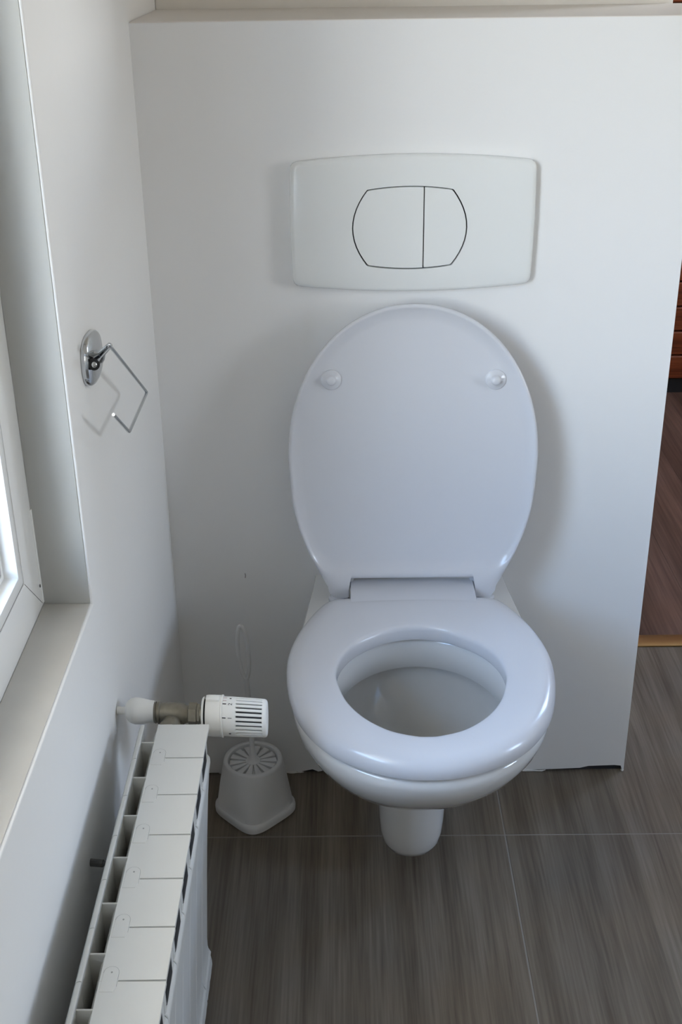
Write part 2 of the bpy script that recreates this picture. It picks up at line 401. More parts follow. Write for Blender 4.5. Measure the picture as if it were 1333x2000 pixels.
ringframe('outer_frame', -0.105, FX, 0.0005, 0.0585, 0.0585, 'pvc', 0.0014)
ringframe('sash_joint', -0.105, FX-0.0012, 0.059, 0.0014, 0.0014, 'black', 0)
ringframe('sash_frame', -0.105, FX-0.0002, 0.0605, 0.014, 0.014, 'pvc', 0.0012)
ringframe('glazing_bead', -0.100, -0.0700, 0.0745, 0.006, 0.006, 'pvc', 0.001)
ringframe('gasket', -0.098, -0.0715, 0.0805, 0.004, 0.004, 'gasket', 0.0004)
bm = bmesh.new(); box(bm, -0.098, -0.074, WY0+0.084, WY1-0.084, WZ0+0.084, WZ1-0.084); done('pane', bm, 'glass', wn, smooth=False)
bm = bmesh.new()          # mitre joint scratch of the frame corner and a drain cap
tube(bm, [(FX+0.0001, WY1-0.0585, WZ0+0.0585), (FX+0.0001, WY1-0.004, WZ0+0.004)], 0.00025, 5); done('mitre_joint', bm, 'black', wn)
bm = bmesh.new(); lathe(bm, [(FX-0.002, .0023), (FX+0.0004, .0023), (FX+0.0007, .0016)], (0, WY1-0.0045, 0.6985), 'X', 12); done('drain_plug', bm, 'black', wn)
bm = bmesh.new(); box(bm, FX-0.01, FX+0.0014, WY1-0.0052, WY1-0.0006, WZ0+0.004, 0.79, 0.001); done('cover_strip', bm, 'pvc', wn)

# ================================================================== FLUSH PLATE
fp = empty('flush_plate', (0.3762, 0, 0.872), 'white plastic dual flush plate with a barrel-shaped pair of buttons, above the toilet lid', 'flush plate')
fcx, fcz = 0.3762, 0.9635
def plate_outline(gr=0.0):
    pts = []; w, hb = 0.1700-gr, 0.0870-gr; r = 0.013
    cor = [(w, -hb), (w, hb), (-w, hb), (-w, -hb)]
    def side(p, q, bulge, nrm, n):
        return [(p[0]+(q[0]-p[0])*t+nrm[0]*bulge*4*t*(1-t), p[1]+(q[1]-p[1])*t+nrm[1]*bulge*4*t*(1-t)) for t in [k/n for k in range(n+1)]]
    segs = [side((w, -hb+r), (w, hb-r), .0014, (1, 0), 10), side((w-r, hb), (-w+r, hb), .0085, (0, 1), 24), side((-w, hb-r), (-w, -hb+r), .0014, (-1, 0), 10), side((-w+r, -hb), (w-r, -hb), .0085, (0, -1), 24)]
    cs = [(w, hb), (-w, hb), (-w, -hb), (w, -hb)]
    for s, c, nx in zip(segs, cs, segs[1:]+segs[:1]):
        pts += s; a, b = s[-1], nx[0]
        for k in range(1, 6):
            t = k/6; pts.append(tuple(a[i]*(1-t)**2+c[i]*2*t*(1-t)+b[i]*t*t for i in (0, 1)))
    return pts
bcx, bcz = 0.3722-fcx, 0.9597-fcz       # button centre
def barrel(gr=0.0):
    w, h = 0.0590-gr*.6, 0.0525-gr*.6; pts = []
    for k in range(13):
        t = k/12; pts.append((bcx+w+(0.0207)*4*t*(1-t)-gr*.4, bcz-h+2*h*t))
    for k in range(1, 13):
        t = k/12; pts.append((bcx+w-2*w*t, bcz+h+0.0048*4*t*(1-t)-gr*.4))
    for k in range(1, 13):
        t = k/12; pts.append((bcx-w-(0.0207)*4*t*(1-t)+gr*.4, bcz+h-2*h*t))
    for k in range(1, 12):
        t = k/12; pts.append((bcx-w+2*w*t, bcz-h-0.0048*4*t*(1-t)+gr*.4))
    return pts
NP = 240
def ring3(poly, y, N=NP): return [(fcx+a, y, fcz+b) for a, b in raycast_outline(poly, (bcx, bcz), N)]
bm = bmesh.new()
rings = [ring3(plate_outline(), -0.0003), ring3(plate_outline(), -0.0085), ring3(plate_outline(.0010), -0.0112), ring3(plate_outline(.0032), -0.0130), ring3(plate_outline(.0065), -0.0137)]
A = raycast_outline(plate_outline(.0065), (bcx, bcz), NP); B = raycast_outline(barrel(-.0009), (bcx, bcz), NP)
for t in (.25, .5, .75, 1.0):
    rings.append([(fcx+a[0]*(1-t)+b[0]*t, -0.0137-0.0022*sin(t*pi/2), fcz+a[1]*(1-t)+b[1]*t) for a, b in zip(A, B)])
rings.append([(fcx+b[0], -0.010, fcz+b[1]) for b in B])
loft(bm, rings); done('cover_plate', bm, 'plate', fp, ang=40)
bm = bmesh.new(); loft(bm, [ring3(barrel(-.004), -0.0035), ring3(barrel(-.004), -0.0102)], True, True); done('button_recess', bm, 'black', fp)
split = 0.3918-fcx
def clip(poly, side):
    out = []; n = len(poly); lim = split-0.0007 if side < 0 else split+0.0007
    for i in range(n):
        a, b = poly[i], poly[(i+1) % n]; ia = (a[0]-lim)*side > 0; ib = (b[0]-lim)*side > 0
        if ia: out.append(a)
        if ia != ib:
            t = (lim-a[0])/(b[0]-a[0]); out.append((lim, a[1]+(b[1]-a[1])*t))
    return out
for side in (-1, 1):
    poly = clip(barrel(0.0007), side); cx = sum(p[0] for p in poly)/len(poly); cz = sum(p[1] for p in poly)/len(poly)
    N = 140; base = raycast_outline(poly, (cx, cz), N); bm = bmesh.new(); rings = []
    def push(p): return -0.0152-0.0010*max(0, 1-((p[0]-bcx)/.085)**2-((p[1]-bcz)/.06)**2)
    for s, d in ((1.0, 0.005), (1.0, 0.0006), (0.994, 0.0), (0.8, 0), (0.5, 0), (0.2, 0)):
        rings.append([(fcx+cx+(p[0]-cx)*s, push((cx+(p[0]-cx)*s, cz+(p[1]-cz)*s))+d, fcz+cz+(p[1]-cz)*s) for p in base])
    loft(bm, rings, False, True)
    done('flush_button', bm, 'plate', fp, ang=30, label='wider left flush button' if side < 0 else 'narrow right flush button')

# ================================================================== TOILET
TX = 0.379
toilet = empty('toilet', (TX, 0, 0.0), 'white wall-hung toilet with its lid raised and its seat down, between brush and doorway', 'toilet')
# -- bowl: rim D-outline to belly
NB = 96
def d_outline(yf, hw, hwall, z, yb=-0.002, widest=-0.30, n=NB, pw=2.15):
    """closed outline starting at the wall on the right, round the front, back to the wall on the left"""
    pts = []; q = n//2
    for k in range(q+1):
        t = k/q                                  # arc parameter from wall (0) to front (1)
        if t < 0.36:
            s = t/0.36; y = yb+(widest-yb)*s; w = hwall+(hw-hwall)*(sin(s*pi/2)**1.3)
        else:
            a = (t-0.36)/0.64*pi/2; y = widest-(widest-yf)*0-(abs(yf-widest))*(sin(a)**(2/pw)); w = hw*(cos(a)**(2/pw)) if cos(a) > 1e-6 else 0
        pts.append((w, y))
    full = pts + [(-w, y) for w, y in reversed(pts[:-1])]
    return [(TX+w-(0.4-z)*0.045, y, z) for w, y in full]
outer = [  # z, yfront, hw, hwall, widest
    (0.400, -0.519, 0.1720, 0.1490, -0.315), (0.397, -0.5245, 0.1755, 0.1510, -0.315), (0.385, -0.526, 0.1765, 0.1515, -0.315), (0.365, -0.518, 0.172, 0.149, -0.31),
    (0.340, -0.500, 0.162, 0.143, -0.30), (0.310, -0.470, 0.148, 0.133, -0.285), (0.275, -0.428, 0.127, 0.120, -0.26), (0.245, -0.387, 0.105, 0.103, -0.235),
    (0.215, -0.343, 0.082, 0.085, -0.21), (0.195, -0.311, 0.064, 0.070, -0.18), (0.18, -0.285, 0.050, 0.055, -0.15), (0.170, -0.25, 0.035, 0.04, -0.13)]
rings = [d_outline(yf, hw, hwl, z, widest=wd) for z, yf, hw, hwl, wd in outer]
nr = len(rings[0])
# rim top, inner wall, undercut, basin
def egg(yb, yf, hw, z, wd):
    pts = []; q = nr
    # parametrise to follow the same order: starts right rear, goes to front, ends left rear
    for k in range(q):
        t = k/(q-1); a = -pi*0.5+0.0+ (t)*0
        ang = pi*0.996*(1-2*t)                     # +: right side .. 0 front .. -: left
        a = ang
        y = wd+(wd-yf)*(-cos(a)) if cos(a) > 0 else wd+(yb-wd)*(-cos(a))
        pts.append((TX+hw*sin(a), y, z))
    return pts
inner = [  # yb, yf, hw, z, widest
    (-0.192, -0.489, 0.1300, 0.4000, -0.335), (-0.196, -0.486, 0.1270, 0.3988, -0.335), (-0.1985, -0.483, 0.1245, 0.395, -0.335), (-0.1995, -0.480, 0.1215, 0.385, -0.335), (-0.2005, -0.475, 0.1190, 0.3530, -0.335),
    (-0.196, -0.477, 0.1210, 0.3500, -0.335), (-0.186, -0.485, 0.1290, 0.3495, -0.335), (-0.184, -0.484, 0.130, 0.343, -0.33), (-0.188, -0.455, 0.120, 0.315, -0.32),
    (-0.196, -0.405, 0.100, 0.270, -0.30), (-0.205, -0.362, 0.077, 0.235, -0.285), (-0.215, -0.325, 0.053, 0.212, -0.27), (-0.218, -0.306, 0.043, 0.195, -0.262), (-0.2185, -0.292, 0.037, 0.170, -0.255), (-0.2185, -0.286, 0.033, 0.120, -0.252)]
bm = bmesh.new()
allr = list(reversed(rings)) + [egg(*p) for p in inner]
vr = [[bm.verts.new(p) for p in r] for r in allr]
for a, b in zip(vr, vr[1:]):
    for i in range(nr):
        j = (i+1) % nr; bm.faces.new((a[i], a[j], b[j], b[i]))
bm.faces.new(list(reversed(vr[0]))); bm.faces.new(vr[-1])
bowl = done('bowl', bm, 'ceramic', toilet, ang=85)
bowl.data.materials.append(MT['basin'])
for f in bowl.data.polygons:                 # wet basin under the rim, darkened as cavity shade, mottled for water streaks
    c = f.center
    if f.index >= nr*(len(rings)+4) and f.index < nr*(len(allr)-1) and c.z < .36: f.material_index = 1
# trap shroud hanging under the bowl
bm = bmesh.new()
def ushape(yf, hw, z, n=48):
    pts = []
    for k in range(n+1):
        t = k/n
        if t < 0.25: s = t/0.25; pts.append((hw, -0.003+(yf+hw+0.003)*s))
        elif t > 0.75: s = (t-0.75)/0.25; pts.append((-hw, (yf+hw)+(-0.003-yf-hw)*s))
        else:
            a = (t-0.25)/0.5*pi; pts.append((hw*cos(a), yf+hw-hw*sin(a)))
    return [(TX-0.004+x, y, z) for x, y in pts]
sh = [(.225, -.300, .0530), (.19, -.297, .0525), (.15, -.293, .0515), (.11, -.289, .0498), (.085, -.286, .0480), (.068, -.282, .0450), (.056, -.275, .0405), (.049, -.264, .0340), (.0455, -.248, .0250), (.0445, -.230, .0150)]
loft(bm, [ushape(yf, hw, z) for z, yf, hw in sh], True, True)
done('trap_shroud', bm, 'ceramic', toilet, ang=60)
# water in the bowl
bm = bmesh.new(); lathe(bm, [(0.1995, 0.058)], (0, 0, 0), 'Z', 4) if False else None
wr = egg(-0.2172, -0.312, 0.0462, 0.2005, -0.264); bm.faces.new([bm.verts.new(p) for p in wr]); bm.faces.ensure_lookup_table()
done('water', bm, 'water', toilet, smooth=False)

# -- seat ring
so = [(0.0, -.530), (.033, -.527), (.0735, -.513), (.113, -.488), (.141, -.457), (.1640, -.415), (.1776, -.366), (.1843, -.313), (.1830, -.262), (.1720, -.210), (.1535, -.160), (.1360, -.127), (.1240, -.1165), (.105, -.1135), (.06, -.113)]
si = [(0.0, -.470), (.016, -.4685), (.048, -.456), (.0787, -.4285), (.1003, -.393), (.112, -.353), (.1148, -.324), (.1077, -.289), (.089, -.256), (.060, -.231), (.033, -.2155), (.0, -.2095)]
def sym(t, top=True):
    p = t + [(-x, y) for x, y in reversed(t) if x > 1e-6]
    return catmull(p, True, 6)
SO, SI = sym(so), sym(si); cs = (0, -.335); NS = 160
RO, RI = raycast_outline(SO, cs, NS), raycast_outline(SI, cs, NS)
bm = bmesh.new(); rings = []
for t, z in ((0.05, .404), (0.015, .405), (0.0, .4085), (0.0, .4215), (0.006, .4255), (0.025, .4280), (0.06, .4292), (0.15, .4302), (0.3, .4312), (0.5, .4318), (0.68, .4315), (0.80, .4300), (0.89, .4270), (0.955, .4225), (0.99, .4170), (1.0, .4100), (0.985, .4055), (0.95, .404), (0.05, .404)):
    rings.append([(TX+a[0]+(b[0]-a[0])*t, a[1]+(b[1]-a[1])*t, z) for a, b in zip(RI, RO)])
loft(bm, rings); bmesh.ops.remove_doubles(bm, verts=bm.verts, dist=1e-6)
box(bm, TX-0.0945, TX+0.0950, -0.150, -0.0705, 0.4075, 0.4306, 0.0012, 1)
seat = done('seat', bm, 'seat', toilet, ang=42)
for sx in (-1, 1):
    for yy in (-.47, -.17):
        bm = bmesh.new(); lathe(bm, [(0.4005, .009), (.4045, .009)], (TX+sx*(.085 if yy < -.4 else .135), yy, 0), 'Z', 16); done('seat_buffer', bm, 'seat', seat)
# -- hinge blocks under the lid ears
for sx in (-1, 1):
    bm = bmesh.new(); lathe(bm, [(0.399, .016), (.405, .016), (.407, .013), (.418, .012)], (TX+sx*0.1125, -0.083, 0), 'Z', 20); done('hinge', bm, 'seat', toilet)

# -- lid, leaning back against the wall
lt = [(-.007, .1250), (.02, .1405), (.0517, .1562), (.0921, .1710), (.1385, .1808), (.20, .1847), (.2477, .1812), (.2975, .1708), (.331, .1550), (.361, .1340), (.385, .1090), (.407, .0775), (.4258, .0390), (.4305, 0)]
LT = [(.1847*(1-sin(a)**2.12)**(1/2.08), .20+.2305*sin(a)) for a in [pi/2*(1-k/18) for k in range(19)]][:-1]
LT += [(.1847, .20), (.1828, .165), (.1795, .130), (.1718, .095), (.1605, .063), (.1475, .034), (.1360, .012), (.1290, -.001)]
sidep = catmull([(-LT[1][0], LT[1][1])]+LT, False, 3)[3:]
def nrm(pts, i):
    a = pts[max(0, i-1)]; b = pts[min(len(pts)-1, i+1)]; dx, dy = b[0]-a[0], b[1]-a[1]; l = sqrt(dx*dx+dy*dy); return (dy/l, -dx/l)
half_o, half_i, half_j = [], [], []
for i, p in enumerate(sidep):
    n_ = (0, 1) if i == 0 else nrm(sidep, i); n_ = (-n_[0], -n_[1]) if n_[1] < 0 and p[1] > .25 else n_; n_ = (abs(n_[0]), -n_[1]) if False else (abs(n_[0]), n_[1]); half_o.append(p)
    for lst, d, vb in ((half_i, .0060, .024), (half_j, .0100, .028)):
        q = (max(0, p[0]-n_[0]*d), p[1]-n_[1]*d)
        if p[1] < .05:                           # the dish stops above the ears with a rounded corner
            s = (.05-p[1])/.05; q = (q[0]-0.010*s*s, vb+(0.05-n_[1]*d-vb)*(1-s)**1.6 if s < 1 else vb)
        lst.append(q)
bot = [(.1275, -.010), (.122, -.0175), (.113, -.020), (.100, -.020), (.0968, -.0185), (.0964, -.010), (.0962, .000), (.0960, .0125), (.080, .0125), (.05, .0125), (0, .0125)]
xi = half_i[-1][0]; xj = half_j[-1][0]
fi = (.985, .96, .93, .90, .87, .84, .81, .78, .62, .38, 0)
for f, p in zip(fi, bot): half_o.append(p); half_i.append((xi*f, .0238)); half_j.append((xj*f, .0278))
half_i[0] = (0, half_i[0][1]); half_j[0] = (0, half_j[0][1])
def mirror(h): return h + [(-x, v) for x, v in reversed(h[1:-1])]
O_, I_, J_ = mirror(half_o), mirror(half_i), mirror(half_j)
e_ = Vector((0, .055, .427)).normalized(); nf = Vector((0, -.427, .055)).normalized(); P0 = Vector((TX, -.09, .43))
def LP(x, v, d): return P0+Vector((x, 0, 0))+e_*v+nf*d
def shrink(pts, s): return [(x*s, .21+(max(v, .0125 if abs(x) < .097 else v)-.21)*s) for x, v in pts]
bm = bmesh.new()
rings = [[LP(x, v, -.0135) for x, v in shrink(O_, .5)], [LP(x, v, -.0125) for x, v in shrink(O_, .85)], [LP(x, v, -.010) for x, v in shrink(O_, .965)], [LP(x, v, -.006) for x, v in shrink(O_, .992)],
         [LP(x, v, -.002) for x, v in O_], [LP(x, v, .003) for x, v in O_], [LP(x, v, .0055) for x, v in [(a[0]*.75+b[0]*.25, a[1]*.75+b[1]*.25) for a, b in zip(O_, I_)]],
         [LP(x, v, .0060) for x, v in [(a[0]*.4+b[0]*.6, a[1]*.4+b[1]*.6) for a, b in zip(O_, I_)]], [LP(x, v, .0050) for x, v in I_], [LP(x, v, .0012) for x, v in J_]]
def shr2(s): return [(x*s, .20+(v-.20)*s) for x, v in J_]
for s, d in ((.93, -.0005), (.8, -.0018), (.6, -.003), (.4, -.0037), (.2, -.004)):
    rings.append([LP(x, v, d) for x, v in shr2(s)])
loft(bm, rings, True, True); lid = done('lid', bm, 'seat', toilet, ang=50)
for sx, v in ((-1, .3216), (1, .3195)):
    bm = bmesh.new(); c = (sx*.1195, v); rs = []
    for r, d in ((.0150, -.003), (.0150, .0008), (.0135, .0022), (.0085, .0030), (.0072, .0060), (.0060, .0085), (.0040, .0098), (.001, .0102)):
        rs.append([LP(c[0]+r*cos(2*pi*k/24), c[1]+r*sin(2*pi*k/24), d) for k in range(24)])
    loft(bm, rs, True, True); done('bumper', bm, 'seat', lid, ang=60)

# ================================================================== TOILET BRUSH
bx, by = 0.1205, -0.0935
hold = empty('brush_holder', (bx, by, 0), 'white plastic brush holder with round top and square foot, on the floor left of toilet', 'brush holder')
def sq_ring(a, n_, z, N=72):
    pts = []
    for k in range(N):
        t = 2*pi*k/N; c, s = cos(t), sin(t); x = a*math.copysign(abs(c)**(2/n_), c); y = a*math.copysign(abs(s)**(2/n_), s)
        pts.append((bx+(x-y)*sqrt(.5), by+(x+y)*sqrt(.5), z))
    return pts
bm = bmesh.new()
prof = [(.0545, 4.2, .0005), (.0562, 4.2, .002), (.0566, 4.2, .009), (.0560, 4.2, .0145), (.0545, 4.1, .0165), (.0532, 4.0, .018), (.0527, 3.6, .03), (.0520, 3.0, .05), (.0510, 2.5, .072), (.0500, 2.15, .09), (.0492, 2.0, .101), (.0484, 2.0, .1045), (.0465, 2.0, .1060), (.0425, 2.0, .1060), (.0410, 2.0, .1045), (.0405, 2.0, .098), (.0415, 2.1, .05), (.043, 3, .004)]
loft(bm, [sq_ring(a, n_, z) for a, n_, z in prof], True, True); done('body', bm, 'brush', hold, ang=40)
br = empty('toilet_brush', (bx, by, 0.09), 'white toilet brush with a thin loop handle and slotted splash disc, standing in its holder', 'toilet brush')
bm = bmesh.new()
lathe(bm, [(.0925, .0398), (.0945, .0398)], (bx, by, 0), 'Z', 48)
done('splash_disc', bm, 'brush', br)
bm = bmesh.new()
for k in range(14):
    a = 2*pi*k/14+.1; d = Vector((cos(a), sin(a), 0)); p = Vector((-sin(a), cos(a), 0)); c = Vector((bx, by, 0))
    lo, hi = .0946, .1010
    vs = [[bm.verts.new(c+d*r+p*w*s+Vector((0, 0, z))) for s, z in ((-1, lo), (-1, hi-.0008), (-.6, hi), (.6, hi), (1, hi-.0008), (1, lo))] for r, w in ((.008, .0015), (.0385, .0058))]
    for i in range(5): bm.faces.new((vs[0][i], vs[0][i+1], vs[1][i+1], vs[1][i]))
    bm.faces.new(vs[0]); bm.faces.new(list(reversed(vs[1])))
done('disc_ribs', bm, 'brush', br, ang=30)
bm = bmesh.new()
lathe(bm, [(.0946, .0125), (.1015, .0120), (.1035, .0100), (.108, .0072), (.116, .0050), (.128, .0040)], (bx, by, 0), 'Z', 24); done('hub', bm, 'brush', br)
bm = bmesh.new()
ty = by+0.004
tube(bm, [(bx, by, .10), (bx-.0006, by+.001, .16), (bx-.0022, ty, .22), (bx-.0042, ty, .262)], .0042, 12)
lp = []
for k in range(40):
    a = 2*pi*k/40; lp.append((bx-.0065-.0022*sin(a)*1.0+.0082*cos(a)-0.0, ty, .3095+.0490*sin(a)))
tube(bm, lp, .0033, 10, closed=True)
done('handle', bm, 'brush', br)
bm = bmesh.new(); lathe(bm, [(.006, .018), (.010, .028), (.05, .030), (.085, .026), (.0923, .012)], (bx, by, 0), 'Z', 20); bh = done('bristles', bm, 'brush', br); bh['kind'] = 'stuff'

# ================================================================== TOILET PAPER HOLDER
tp = empty('paper_holder', (0, -0.4435, 0.92), 'empty chrome toilet paper holder with a bent wire hook, on the left wall', 'paper holder')
def tongue(s, x, dz=0, dy=0):
    pts = []
    for k in range(40):
        a = 2*pi*k/40; c, q = cos(a), sin(a)
        y = -.4425+.0435*s*math.copysign(abs(c)**.78, c)+dy; z = .9195+.0282*s*math.copysign(abs(q)**.78, q)+dz
        pts.append((x, y, z-.06*(y+.4435)))
    return pts
bm = bmesh.new(); loft(bm, [tongue(1, .0004), tongue(1, .0045), tongue(.95, .0065), tongue(.86, .0078, .001), tongue(.5, .0094, .004), tongue(.2, .0098, .005)], True, True)
done('wall_plate', bm, 'chrome', tp, ang=45)
bm = bmesh.new()
ap = round_path([(.006, -.450, .919), (.017, -.462, .929), (.0345, -.494, .9500)], .006)
tube(bm, ap, .0065, 16, rs=[.0085-.0055*k/(len(ap)-1) for k in range(len(ap))]); done('arm', bm, 'chrome', tp)
sd = Vector((.35, -1, .25)).normalized(); sc_ = Vector((.0125, -.478, .9235))
def disc(rr):
    bm = bmesh.new(); u, w = basis(sd)
    loft(bm, [[sc_+sd*t+u*r*cos(2*pi*k/20)+w*r*sin(2*pi*k/20) for k in range(20)] for t, r in rr], True, True); return bm
done('screw_socket', disc([(-.008, .0062), (.000, .0062), (.0004, .0058)]), 'black', tp, ang=40)
done('screw', disc([(0.0002, .0034), (.0010, .0032), (.0017, .0022), (.0019, .0006)]), 'chrome', tp, ang=80)
bm = bmesh.new()
tube(bm, round_path([(.029, -.485, .944), (.035, -.500, .953), (.035, -.302, .8265), (.035, -.437, .829), (.035, -.513, .880)], .005, 6), .0019, 12); done('wire_hook', bm, 'chrome', tp)

# ================================================================== RADIATOR
RY0, RP, NSEC, HR = -0.5465, 0.0632, 11, 0.505
rad = empty('radiator', (0.08, RY0-RP*NSEC/2, 0.12), 'white sectional radiator under the window, on the left wall', 'radiator')
yA = RY0; yB = RY0-RP
g_ = 0.0006
def prism_y(bm, xz, y0, y1):
    loft(bm, [[(x, y0, z) for x, z in xz], [(x, y1, z) for x, z in xz]], True, True)
# core of a section
bm = bmesh.new()
core = [(.0590, .5010), (.0565, .4985), (.0535, .4930), (.0505, .4850), (.0480, .472), (.0465, .450), (.0460, .160), (.056, .145), (.098, .145), (.0915, .16), (.1080, .440), (.1125, .464), (.1125, .5010)]
prism_y(bm, core, yA-.0008, yB+.0008)
sec = done('section', bm, 'enamel', rad, ang=30)
# top plate with its round-ended lug lying over the next plate
bm = bmesh.new()
zt0, zt1 = .5010, HR
pl = [(.0573, yB), (.0738, yB), (.0742, yB+.0010), (.1165, yB+.0016), (.1170, yA-.0004), (.0742, yA-.0004), (.0738, yA), (.0573, yA)]
for z_ in (0,): loft(bm, [[(x, y, zt0) for x, y in pl], [(x, y, zt1-.0005) for x, y in pl], [(x+(.0875-x)*.006, y+((yA+yB)/2-y)*.003, zt1) for x, y in pl]], True, True)
tplate = done('top_plate', bm, 'enamel', sec, ang=25); bm = bmesh.new()
lug = [(.0590, yA-.012)]
lug += [(.0665-.0068*cos(a), yA+.0095+.0072*sin(a)) for a in [pi*k/10 for k in range(11)]]
lug += [(.0733, yA-.006), (.0715, yA-.012)]
loft(bm, [[(x, y, zt1-.001) for x, y in lug], [(x, y, zt1+.0001) for x, y in lug], [(x+(.0665-x)*.04, y+(yA-y)*.02, zt1+.0003) for x, y in lug]], True, True)
lugo = done('lug', bm, 'enamel', sec, ang=25)
bm = bmesh.new(); lathe(bm, [(zt1+.0001, .0009), (zt1+.0005, .0009)], (.0670, yA+.0098, 0), 'Z', 10)
tube(bm, [(x+(x-.0665)*.02, y, zt1+.0000) for x, y in lug[1:13]], .00022, 5)
rivet = done('rivet_mark', bm, mat('grey_rivet', (.32, .32, .31), .5), sec)
# rear fin strip and its cross rib
bm = bmesh.new()
fin = [(.0415, .5045), (.0400, .5050), (.0372, .5040), (.0350, .500), (.0342, .492), (.0340, .16), (.0365, .155), (.0400, .16), (.0405, .49)]
prism_y(bm, fin, yA-.0004, yB+.0004); done('rear_fin', bm, 'enamel', sec, ang=40)
bm = bmesh.new(); yr = yA-.0235-.0015
box(bm, .0395, .0590, yr-.0011, yr+.0011, .17, .4985, .0005, 1); done('cross_rib', bm, 'enamel', sec, ang=30)
# front panel: convex face tapering to a flared foot, air slot above it
bm = bmesh.new()
fz = [(.0985, .125), (.0985, .132), (.0965, .145), (.0945, .158), (.0945, .17), (.0975, .22), (.1010, .28), (.1050, .34), (.1095, .40), (.1135, .44), (.1155, .4520), (.1152, .4585), (.1130, .4620)]
ny = 14; rings = []
for x, z in fz:
    ring = []
    for t in (0, .012, .03, .06, .12, .2, .3, .4, .5, .6, .7, .8, .88, .94, .97, .988, 1):
        u = 2*t-1; y = yA-.0006-(RP-.0012)*t
        bulge = .0024-.0012*abs(u)**40-.0002*cos(u*pi*3)*(1-u*u)
        ring.append((x-.0022+bulge, y, z))
    back = [(ring[-1][0]-.004, ring[-1][1], z), (ring[0][0]-.004, ring[0][1], z)]
    rings.append(ring+back)
loft(bm, rings, True, True); done('front_panel', bm, 'enamel', sec, ang=30)
bm = bmesh.new(); ym = (yA+yB)/2
box(bm, .1050, .1128, ym-.0215, ym+.0205, .4600, .4980, .002, 2); done('air_slot_shade', bm, 'black', sec)  # solid black block painting the dark of the slot opening
subs = list(sec.children)
for k in range(1, NSEC):
    s = sec.copy(); COL.objects.link(s); s.parent = rad; s.location = (0, -RP*k, 0)
    for c in subs:
        d = c.copy(); COL.objects.link(d); d.parent = s
for c in (lugo, rivet): bpy.data.objects.remove(c)          # the far end section has no neighbour to lap over
# header tubes joining the sections, end plug
bm = bmesh.new()
for z_ in (.470, .185): tube(bm, [(.078, yA+.006, z_), (.078, RY0-RP*NSEC-.006, z_)], .016, 20)
done('header_tube', bm, 'enamel', rad)
bm = bmesh.new(); tube(bm, [(-.001, -.700, .4365), (.014, -.702, .4365)], .0042, 10); tube(bm, [(.013, -.702, .4365), (.036, -.704, .4365)], .0028, 8); done('wall_bracket', bm, mat('grey_bracket', (.10, .10, .10), .5), rad)
bm = bmesh.new(); tube(bm, [(.002, -1.13, .436), (.036, -1.13, .436)], .004, 10); done('wall_bracket', bm, bpy.data.materials['grey_bracket'], rad)

# valve assembly
VY, VZ = -0.500, 0.4815
nv0 = len(bpy.data.meshes)
before_valve = set(bpy.data.meshes)
bm = bmesh.new()
pf = [(.0105, .004), (.0112, .008), (.0135, .0118), (.0175, .0148), (.0225, .0163), (.0290, .0160), (.0350, .0148), (.0400, .0138), (.0455, .0136)]
lathe(bm, [(.0005, .005), (.0108, .005)], (0, VY, VZ), 'X', 20); lathe(bm, pf, (0, VY, VZ+.001), 'X', 40); done('wall_cap', bm, 'valve', rad, ang=50)
bm = bmesh.new()
lathe(bm, [(.0455, .0125), (.0475, .0135), (.0480, .0120), (.0495, .0120), (.0500, .0138), (.0520, .0138), (.0530, .0118), (.0560, .0120), (.0600, .0132), (.0700, .0136), (.0800, .0130), (.0840, .0105), (.0870, .0105)], (0, VY, VZ), 'X', 32)
lathe(bm, [(VY+.012, .009), (VY+.0145, .0075)], (.068, 0, VZ), 'Y', 6)
lathe(bm, [(VY-.006, .0120), (VY-.022, .0125), (VY-.024, .0150), (VY-.036, .0150), (VY-.0375, .0130), (VY-.048, .0130)], (.068, 0, VZ-.006), 'Y', 24)
done('valve_body', bm, 'nickel', rad, ang=35)
bm = bmesh.new(); lathe(bm, [(.0865, .0128), (.0875, .0145), (.0965, .0145), (.0975, .0130), (.1000, .0130)], (0, VY, VZ), 'X', 6); lathe(bm, [(.0985, .011), (.104, .011)], (0, VY, VZ), 'X', 24); done('union_nut', bm, 'nickel', rad, smooth=False)
bm = bmesh.new(); lathe(bm, [(.1000, .0100), (.1075, .0100)], (0, VY, VZ), 'X', 24); done('neck', bm, 'black', rad)
bm = bmesh.new()   # collar with a dark recess behind its front lip
lathe(bm, [(.1035, .0120), (.1035, .0205), (.1045, .0218), (.1062, .0222), (.1062, .0195)], (0, VY, VZ), 'X', 56, False, False)
lathe(bm, [(.1085, .0195), (.1085, .0236), (.1105, .0248), (.1180, .0252), (.1262, .0252), (.1270, .0258), (.1285, .0258), (.1290, .0245), (.1290, .02)], (0, VY, VZ), 'X', 56, False, True)
head = done('thermostat_head', bm, 'valve', rad, ang=35)
bm = bmesh.new(); lathe(bm, [(.1055, .0192), (.1090, .0192)], (0, VY, VZ), 'X', 40); done('collar_recess', bm, 'black', head)
bm = bmesh.new()
lathe(bm, [(.1290, .0238), (.1300, .0240), (.1430, .0240), (.1445, .0237), (.1452, .0215), (.1760, .0205), (.1765, .0232), (.1790, .0230), (.1806, .0221), (.1815, .0205), (.1818, .014)], (0, VY, VZ), 'X', 72); dial = done('dial', bm, 'valve', head, ang=35)
bm = bmesh.new(); lathe(bm, [(.1453, .0219), (.1759, .0213)], (0, VY, VZ), 'X', 48, False, False); done('grille_shadow', bm, 'gap', head)
cam_ang = math.atan2(CZ-VZ, CY-VY)           # direction towards the viewer in the y-z plane
def polar(r, a): return (VY+r*cos(a), VZ+r*sin(a))
bm = bmesh.new(); NSL = 26
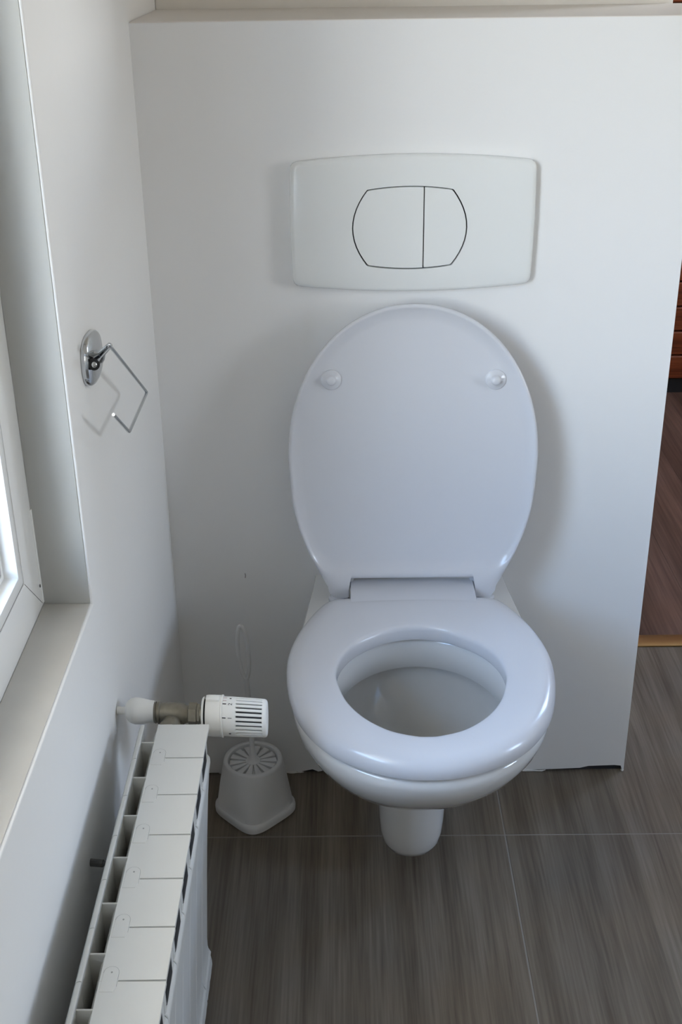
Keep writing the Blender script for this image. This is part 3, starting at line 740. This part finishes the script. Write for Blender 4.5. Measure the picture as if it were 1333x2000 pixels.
for k in range(NSL):
    a0 = cam_ang+radians(7)+2*pi*k/NSL; hwid = 2*pi/NSL*.30
    for a, b in ((a0-hwid, a0+hwid),):
        secs = []
        for x, ro in ((.1440, .0239), (.1770, .0232)):
            P = [polar(.0205, a), polar(ro-.0003, a), polar(ro, a+hwid*.3), polar(ro, b-hwid*.3), polar(ro-.0003, b), polar(.0205, b)]
            secs.append([(x, y, z) for y, z in P])
        loft(bm, secs, True, True)
done('grille_bars', bm, 'valve', head, ang=30)
bm = bmesh.new()   # latch tab on top of the collar
for a in (cam_ang-radians(52),):
    y, z = polar(.0256, a); 
    box(bm, .1090, .1250, y-.005, y+.005, z-.0035, z+.002, .0012)
done('latch_tab', bm, 'valve', head)
# dial markings
def decal(txt, x, ang, size, m='ink'):
    cu = bpy.data.curves.new('t', 'FONT'); cu.body = txt; cu.size = size; cu.align_x = 'CENTER'; cu.align_y = 'CENTER'; cu.extrude = .00008
    ob = bpy.data.objects.new('t', cu); COL.objects.link(ob); bpy.context.view_layer.update()
    me = bpy.data.meshes.new_from_object(ob.evaluated_get(bpy.context.evaluated_depsgraph_get())); bpy.data.objects.remove(ob)
    n = Vector((0, cos(ang), sin(ang))); up = Vector((-1, 0, 0)); right = up.cross(n)
    y, z = polar(.02410, ang); Mx = Matrix.Identity(4)
    for i in range(3): Mx[i][0] = right[i]; Mx[i][1] = up[i]; Mx[i][2] = n[i]
    Mx[0][3], Mx[1][3], Mx[2][3] = x, y, z
    me.transform(Mx); me.name = 'scale_number'
    return link_mesh('scale_number', me, m, head)
def dash(x0, x1, ang, m='ink', w=.0006, name='scale_mark'):
    bm = bmesh.new(); n = Vector((0, cos(ang), sin(ang))); t = Vector((0, -sin(ang), cos(ang))); c = Vector((0, *polar(.0239, ang)))
    vs = [[bm.verts.new(c+Vector((x, 0, 0))+t*s*w+n*h) for s, h in ((-1, 0), (-1, .0004), (1, .0004), (1, 0))] for x in (x0, x1)]
    for i in range(3): bm.faces.new((vs[0][i], vs[0][i+1], vs[1][i+1], vs[1][i]))
    bm.faces.new(vs[0]); bm.faces.new(list(reversed(vs[1])))
    return done(name, bm, m, head, smooth=False)
up_ = -1          # decreasing angle is farther from the viewer / upward in view
def A_(deg): return cam_ang+up_*radians(deg)
dash(.1292, .1335, A_(-5)); decal('1', .1385, A_(-5), .0068)
dash(.1292, .1335, A_(37)); decal('2', .1385, A_(37), .0068)
dash(.1292, .1335, A_(50), 'red', .0003); dash(.1292, .1335, A_(64), 'red', .0003)
dash(.1370, .1392, A_(62), 'ink', .0008); dash(.1365, .1390, A_(-58), 'ink', .0008)

for me in set(bpy.data.meshes)-before_valve:      # the valve sags a little towards its head
    me.transform(Matrix(((1, 0, 0, 0), (0, 1, 0, 0), (-0.075, 0, 1, 0.075*.065), (0, 0, 0, 1))))
# ================================================================== HALL FURNITURE
cab = empty('wooden_cabinet', (1.7, 1.87, 0), 'reddish brown wooden cabinet front of horizontal boards, beyond the doorway', 'cabinet')
bm = bmesh.new(); box(bm, 1.15, 2.28, 1.895, 2.3, 0.0, 2.0); done('carcass', bm, 'redwood', cab, smooth=False)
bm = bmesh.new(); box(bm, 1.15, 2.28, 1.88, 1.894, 0.0, 0.045); done('plinth', bm, 'black', cab, smooth=False)
zz = .048
for k in range(25):
    bm = bmesh.new(); box(bm, 1.15, 2.28, 1.872, 1.8945, zz, zz+.0745, .004, 1); done('board', bm, 'redwood', cab, ang=30); zz += .078
